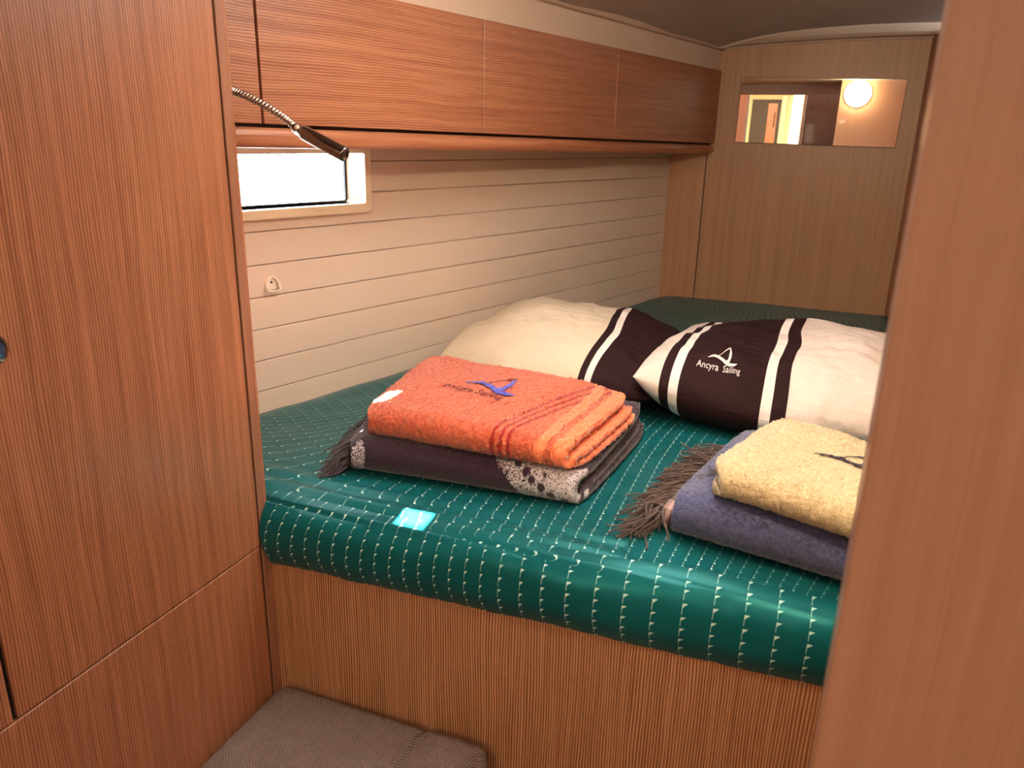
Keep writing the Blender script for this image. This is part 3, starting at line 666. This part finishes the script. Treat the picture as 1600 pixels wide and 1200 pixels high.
SP = [(.70, .012, .009), (.735, .004, .010), (.775, -.004, .012), (.80, -.015, .010), (.84, -.022, .012), (.88, -.033, .013), (.93, -.042, .014), (.975, -.058, .010), (.70, -.012, .005), (.85, -.004, .006), (.90, -.060, .004)]
def s_throw(u, w, si):
    r = np.zeros_like(u)
    for a, b, c in SP: r = np.maximum(r, (((u-a)*.44)**2+(w-b)**2 < (c*.62)**2).astype(float))
    return r
th = thing('folded_blanket', (-.5, 1.3, .952), 'folded plum fleece blanket with dark fringe under the orange towel', 'blanket')
def thmod(u, v, z): return (0*u, .006*vn(u*3, v*2)*(v < .2), -.010*np.clip((u-.8)/.2, 0, 1)*(z/.065)+.003*vn(u*5, v*4)*(z > .03)-.012*np.clip((.07-u)/.07, 0, 1)*(z/.065))
C_th = [(-.742, 1.098), (-.300, 1.122), (-.268, 1.545), (-.835, 1.47)]
fold_cloth('blanket', C_th, .9545, .40, [
    dict(path=upath(.40, .017, .066, 0.), t=.017, uL=one(0.), uR=lambda s: 1-.02*s),
    dict(path=upath(.39, .014, .030, .022), t=.0145, uL=one(.01), uR=one(.985))], M_throw, th, thmod, nu=170, pfun=p_throw, sfun=s_throw, rnd=.03)
# fringe of yarns
def fringe(name, root, n, length, spread, droop, mat, parent, rad, floor_z, dirv, curl=.012):
    V = []; F = []
    for i in range(n):
        t = (i+RNG.rand())/n; p = Vector(root(t)); d = Vector(dirv(t))+Vector((RNG.randn()*spread, RNG.randn()*spread, RNG.randn()*spread*.5)); d.normalize()
        L = length*(.75+.5*RNG.rand()); pts = [p]; ph = RNG.rand()*6
        for k in range(1, 8):
            f = k/7; q = p+d*L*f+Vector((math.sin(ph+f*5)*curl*f*.5, math.cos(ph*2+f*4)*curl*f*.5, -droop*f*f))
            q.z = max(q.z, floor_z+rad+.002*abs(math.sin(ph))*1.5); pts.append(q)
        v, f_ = sweep(pts, [rad*(1-.35*k/7) for k in range(8)], 5); o = len(V); V += v; F += [tuple(a+o for a in q) for q in f_]
    ob = mesh(name, V, F, mat, parent, True); return tag(ob, kind='stuff')
def rt(t):
    x = -.742+(-.835+.742)*t*.95+.004; y = 1.098+.36*t; lay = RNG.rand(); return (x, y+.005, .962+.045*lay*(1-.1*t))
fringe('fringe', rt, 420, .050, .16, .030, M_fr_dark, th, .0017, .952, lambda t: (-.62, -.78, -.12))
# --- orange towel
to = thing('folded_towel', (-.5, 1.3, 1.018), 'folded orange terry towel with blue sail emblem on the plum blanket', 'towel')
def ormod(u, v, z):
    f = z/.055; sag = -.016*np.clip((u-.70)/.3, 0, 1)**1.5*f - .012*np.clip((.14-u)/.14, 0, 1)**2*f
    return (.004*vn(u*4, v*4), .004*vn(u*3+5, v*3), sag+f*(.007*vn(u*3.2+1, v*3.4)+.004*vn(u*8+v*3, v*6+2)))
C_or = [(-.693, 1.118), (-.312, 1.118), (-.285, 1.450), (-.765, 1.545)]
C_or = [(-.716, 1.118), (-.305, 1.120), (-.270, 1.440), (-.782, 1.500)]
fold_cloth('towel', C_or, 1.0205, .35, [
    dict(path=upath(.34, .0125, .056, 0.), t=.0135, uL=one(0.), uR=lambda s: np.interp(s, [0, .35, .5, .62, 1], [.955, .97, .965, .945, .955])),
    dict(path=upath(.335, .010, .028, .018), t=.0105, uL=one(.012), uR=lambda s: np.interp(s, [0, .4, .5, 1], [1.0, .985, .975, .985]))], M_orange, to, ormod, nu=190, rough_amp=.0011, rnd=.035)
# --- blue blanket and cream towel (right)
bb = thing('folded_blanket', (.05, 1.25, .952), 'folded slate blue fleece blanket with brown fringe under the cream towel', 'blanket')
C_bl = [(-.152, 1.088), (.265, 1.005), (.272, 1.34), (-.075, 1.430)]
POLY2 = [(.012, .078), (.050, .052), (.048, .072), (.15, .085), (.15, .118), (.07, .102), (.025, .118), (.045, .090)]
POLY3 = [(.035, .185), (.12, .195), (.13, .225), (.07, .212)]
fold_cloth('blanket', C_bl, .9545, .33, [
    dict(path=upath(.33, .022, .082, 0.), t=.022, uL=one(0.), uR=one(1.))], M_blue, bb, lambda u, v, z: (0*u, 0*u, (z/.082)*(.004*vn(u*4, v*4)-.010*np.clip((.10-u)/.1, 0, 1))), nu=150,
    pfun=lambda u, w, si: (inpoly(u, w, POLY2) | inpoly(u, w, POLY3)).astype(float), rnd=.015, rough_amp=.0007)
fold_cloth('lining', C_bl, .9545, .33, [
    dict(path=upath(.325, .016, .037, .023), t=.0165, uL=one(-.050), uR=one(.98))], M_plaid, bb, None, nu=60, rnd=.0, rough_amp=.0002)
def rt2(t): 
    c = RNG.rand(); return (-.176+.075*t+.006, 1.118+.31*t, .959+.030*c)
fringe('fringe', rt2, 520, .068, .30, .030, M_fr_brown, bb, .0019, .952, lambda t: (-.55-.35*t, -.80+.65*t, .06), curl=.026)
ct = thing('folded_towel', (.1, 1.2, 1.035), 'folded cream fluffy towel with dark stitched emblem on the blue blanket', 'towel')
C_ct = [(-.108, 1.085), (.262, .970), (.268, 1.225), (-.012, 1.39)]
def ctmod(u, v, z):
    f = z/.052; return (.007*vn(u*6, v*6), .006*vn(u*5+3, v*5), f*(.006*vn(u*3+2, v*3)-.013*np.clip((.12-u)/.12, 0, 1)**2-.010*np.clip((v-.85)/.15, 0, 1)**2)+.004*(1-f)*vn(u*8, v*8))
fold_cloth('towel', C_ct, 1.0395, .29, [
    dict(path=upath(.285, .015, .052, 0.), t=.018, uL=one(0.), uR=one(1.)),
    dict(path=upath(.275, .012, .024, .018), t=.012, uL=one(.02), uR=one(.99))], M_creamt, ct, ctmod, nu=150, rough_amp=.0009, rnd=.09)
# ------------------------------------------------------------------ emblems and lettering
from mathutils.bvhtree import BVHTree
def bvh_of(o):
    off = Vector((0, 0, 0)); P = o
    while P: off += P.location; P = P.parent
    return BVHTree.FromPolygons([v.co+off for v in o.data.vertices], [tuple(p.vertices) for p in o.data.polygons])
def drape(name, V, F, origin, ex, ey, target, lift, mat, parent, thick=.0006):
    """lay flat local outline (x,y metres) onto target seen from above"""
    bv = bvh_of(target); out = []; ex = Vector(ex).normalized(); ey = Vector(ey).normalized(); o = Vector(origin)
    for x, y in V:
        p = o+ex*x+ey*y; hit = bv.ray_cast(Vector((p.x, p.y, 1.5)), Vector((0, 0, -1)))
        z = hit[0].z if hit[0] is not None else p.z; out.append((p.x, p.y, z+lift))
    ob = mesh(name, out, F, mat, parent, False); mod = ob.modifiers.new('t', 'SOLIDIFY'); mod.thickness = thick; mod.offset = 1
    return ob
def text_flat(body, size, shear=0., space=1.):
    c = bpy.data.curves.new('t', 'FONT'); c.body = body; c.size = size; c.align_x = 'CENTER'; c.resolution_u = 2; c.shear = shear; c.space_character = space
    o = bpy.data.objects.new('t', c); COL.objects.link(o); dg = bpy.context.evaluated_depsgraph_get(); me = bpy.data.meshes.new_from_object(o.evaluated_get(dg))
    bm = bmesh.new(); bm.from_mesh(me); bmesh.ops.subdivide_edges(bm, edges=[e for e in bm.edges if e.calc_length() > size*.12], cuts=2, use_grid_fill=False)
    bmesh.ops.triangulate(bm, faces=bm.faces[:]); bm.to_mesh(me); bm.free()
    V = [(v.co.x, v.co.y) for v in me.vertices]; F = [tuple(p.vertices) for p in me.polygons]
    bpy.data.objects.remove(o); bpy.data.curves.remove(c); bpy.data.meshes.remove(me); return V, F
def ribbon(pts, wid, n=10):
    P = catmull([(x, y, 0) for x, y in pts], n); L = len(P); V = []; F = []
    for i, p in enumerate(P):
        d = (P[min(i+1, L-1)]-P[max(i-1, 0)]).normalized(); w = np.interp(i/(L-1), np.linspace(0, 1, len(wid)), wid)/2; q = Vector((-d.y, d.x, 0))*w
        V += [tuple((p+q)[:2]), tuple((p-q)[:2])]
    F = [(2*i, 2*i+1, 2*i+3, 2*i+2) for i in range(L-1)]; return V, F
def sail(s, h=1.):
    """swoosh hull line, tall leaf and thin stay; s = overall width"""
    return [([(x, y*h) for x, y in V], F) for V, F in _sail(s)]
def _sail(s):
    return [ribbon([(-.5*s, -.02*s), (-.25*s, .05*s), (.0, -.0*s), (.22*s, -.10*s), (.42*s, -.09*s), (.52*s, -.05*s)], [.01*s, .075*s, .09*s, .10*s, .07*s, .01*s]),
            ribbon([(.20*s, .42*s), (.245*s, .20*s), (.225*s, .02*s), (.13*s, -.07*s)], [.02*s, .08*s, .085*s, .10*s]),
            ribbon([(.20*s, .42*s), (.02*s, .27*s), (-.16*s, .06*s)], [.045*s, .022*s, .018*s])]
tow_o = [c for c in to.children if c.name.startswith('towel')][0]; pil_r = pr_.children[0]; tow_c = [c for c in ct.children][0]
EX, EY = (1, .02, 0), (-.02, 1, 0)
LO = (-.143, 1.622, 0)
for k, (V, F) in enumerate(sail(.060, 1.7)):
    drape('emblem', V, F, LO, EX, EY, pil_r, .0012, M_print_white, pr_)
V, F = text_flat('Ancyra', .016); V = [(x, y*1.6) for x, y in V]; drape('lettering', V, F, (LO[0]-.026, LO[1]-.032, 0), EX, EY, pil_r, .0014, M_print_white, pr_)
V, F = text_flat('Sailing', .0145); V = [(x, y*1.6) for x, y in V]; drape('lettering', V, F, (LO[0]+.023, LO[1]-.031, 0), EX, EY, pil_r, .0010, M_print_white, pr_)
EX, EY = (1, -.20, 0), (.10, 1, 0); OO = (-.545, 1.315, 0)
for k, (V, F) in enumerate(sail(.115, 1.45)):
    drape('emblem', V, F, OO, EX, EY, tow_o, .0030, M_thread_dark if k == 2 else M_thread_blue, to, .001)
V, F = text_flat('Ancyra Sailing', .0225, .1, 1.05); V = [(x, y*1.35) for x, y in V]; drape('lettering', V, F, (OO[0]-.022, OO[1]-.047, 0), EX, EY, tow_o, .0032, M_thread_dark, to, .001)
EX, EY = (1, -.32, 0), (.28, 1, 0); OC = (.095, 1.175, 0)
for k, (V, F) in enumerate(sail(.10, .8)):
    drape('emblem', V, F, OC, EX, EY, tow_c, .0022, M_thread_navy, ct, .001)
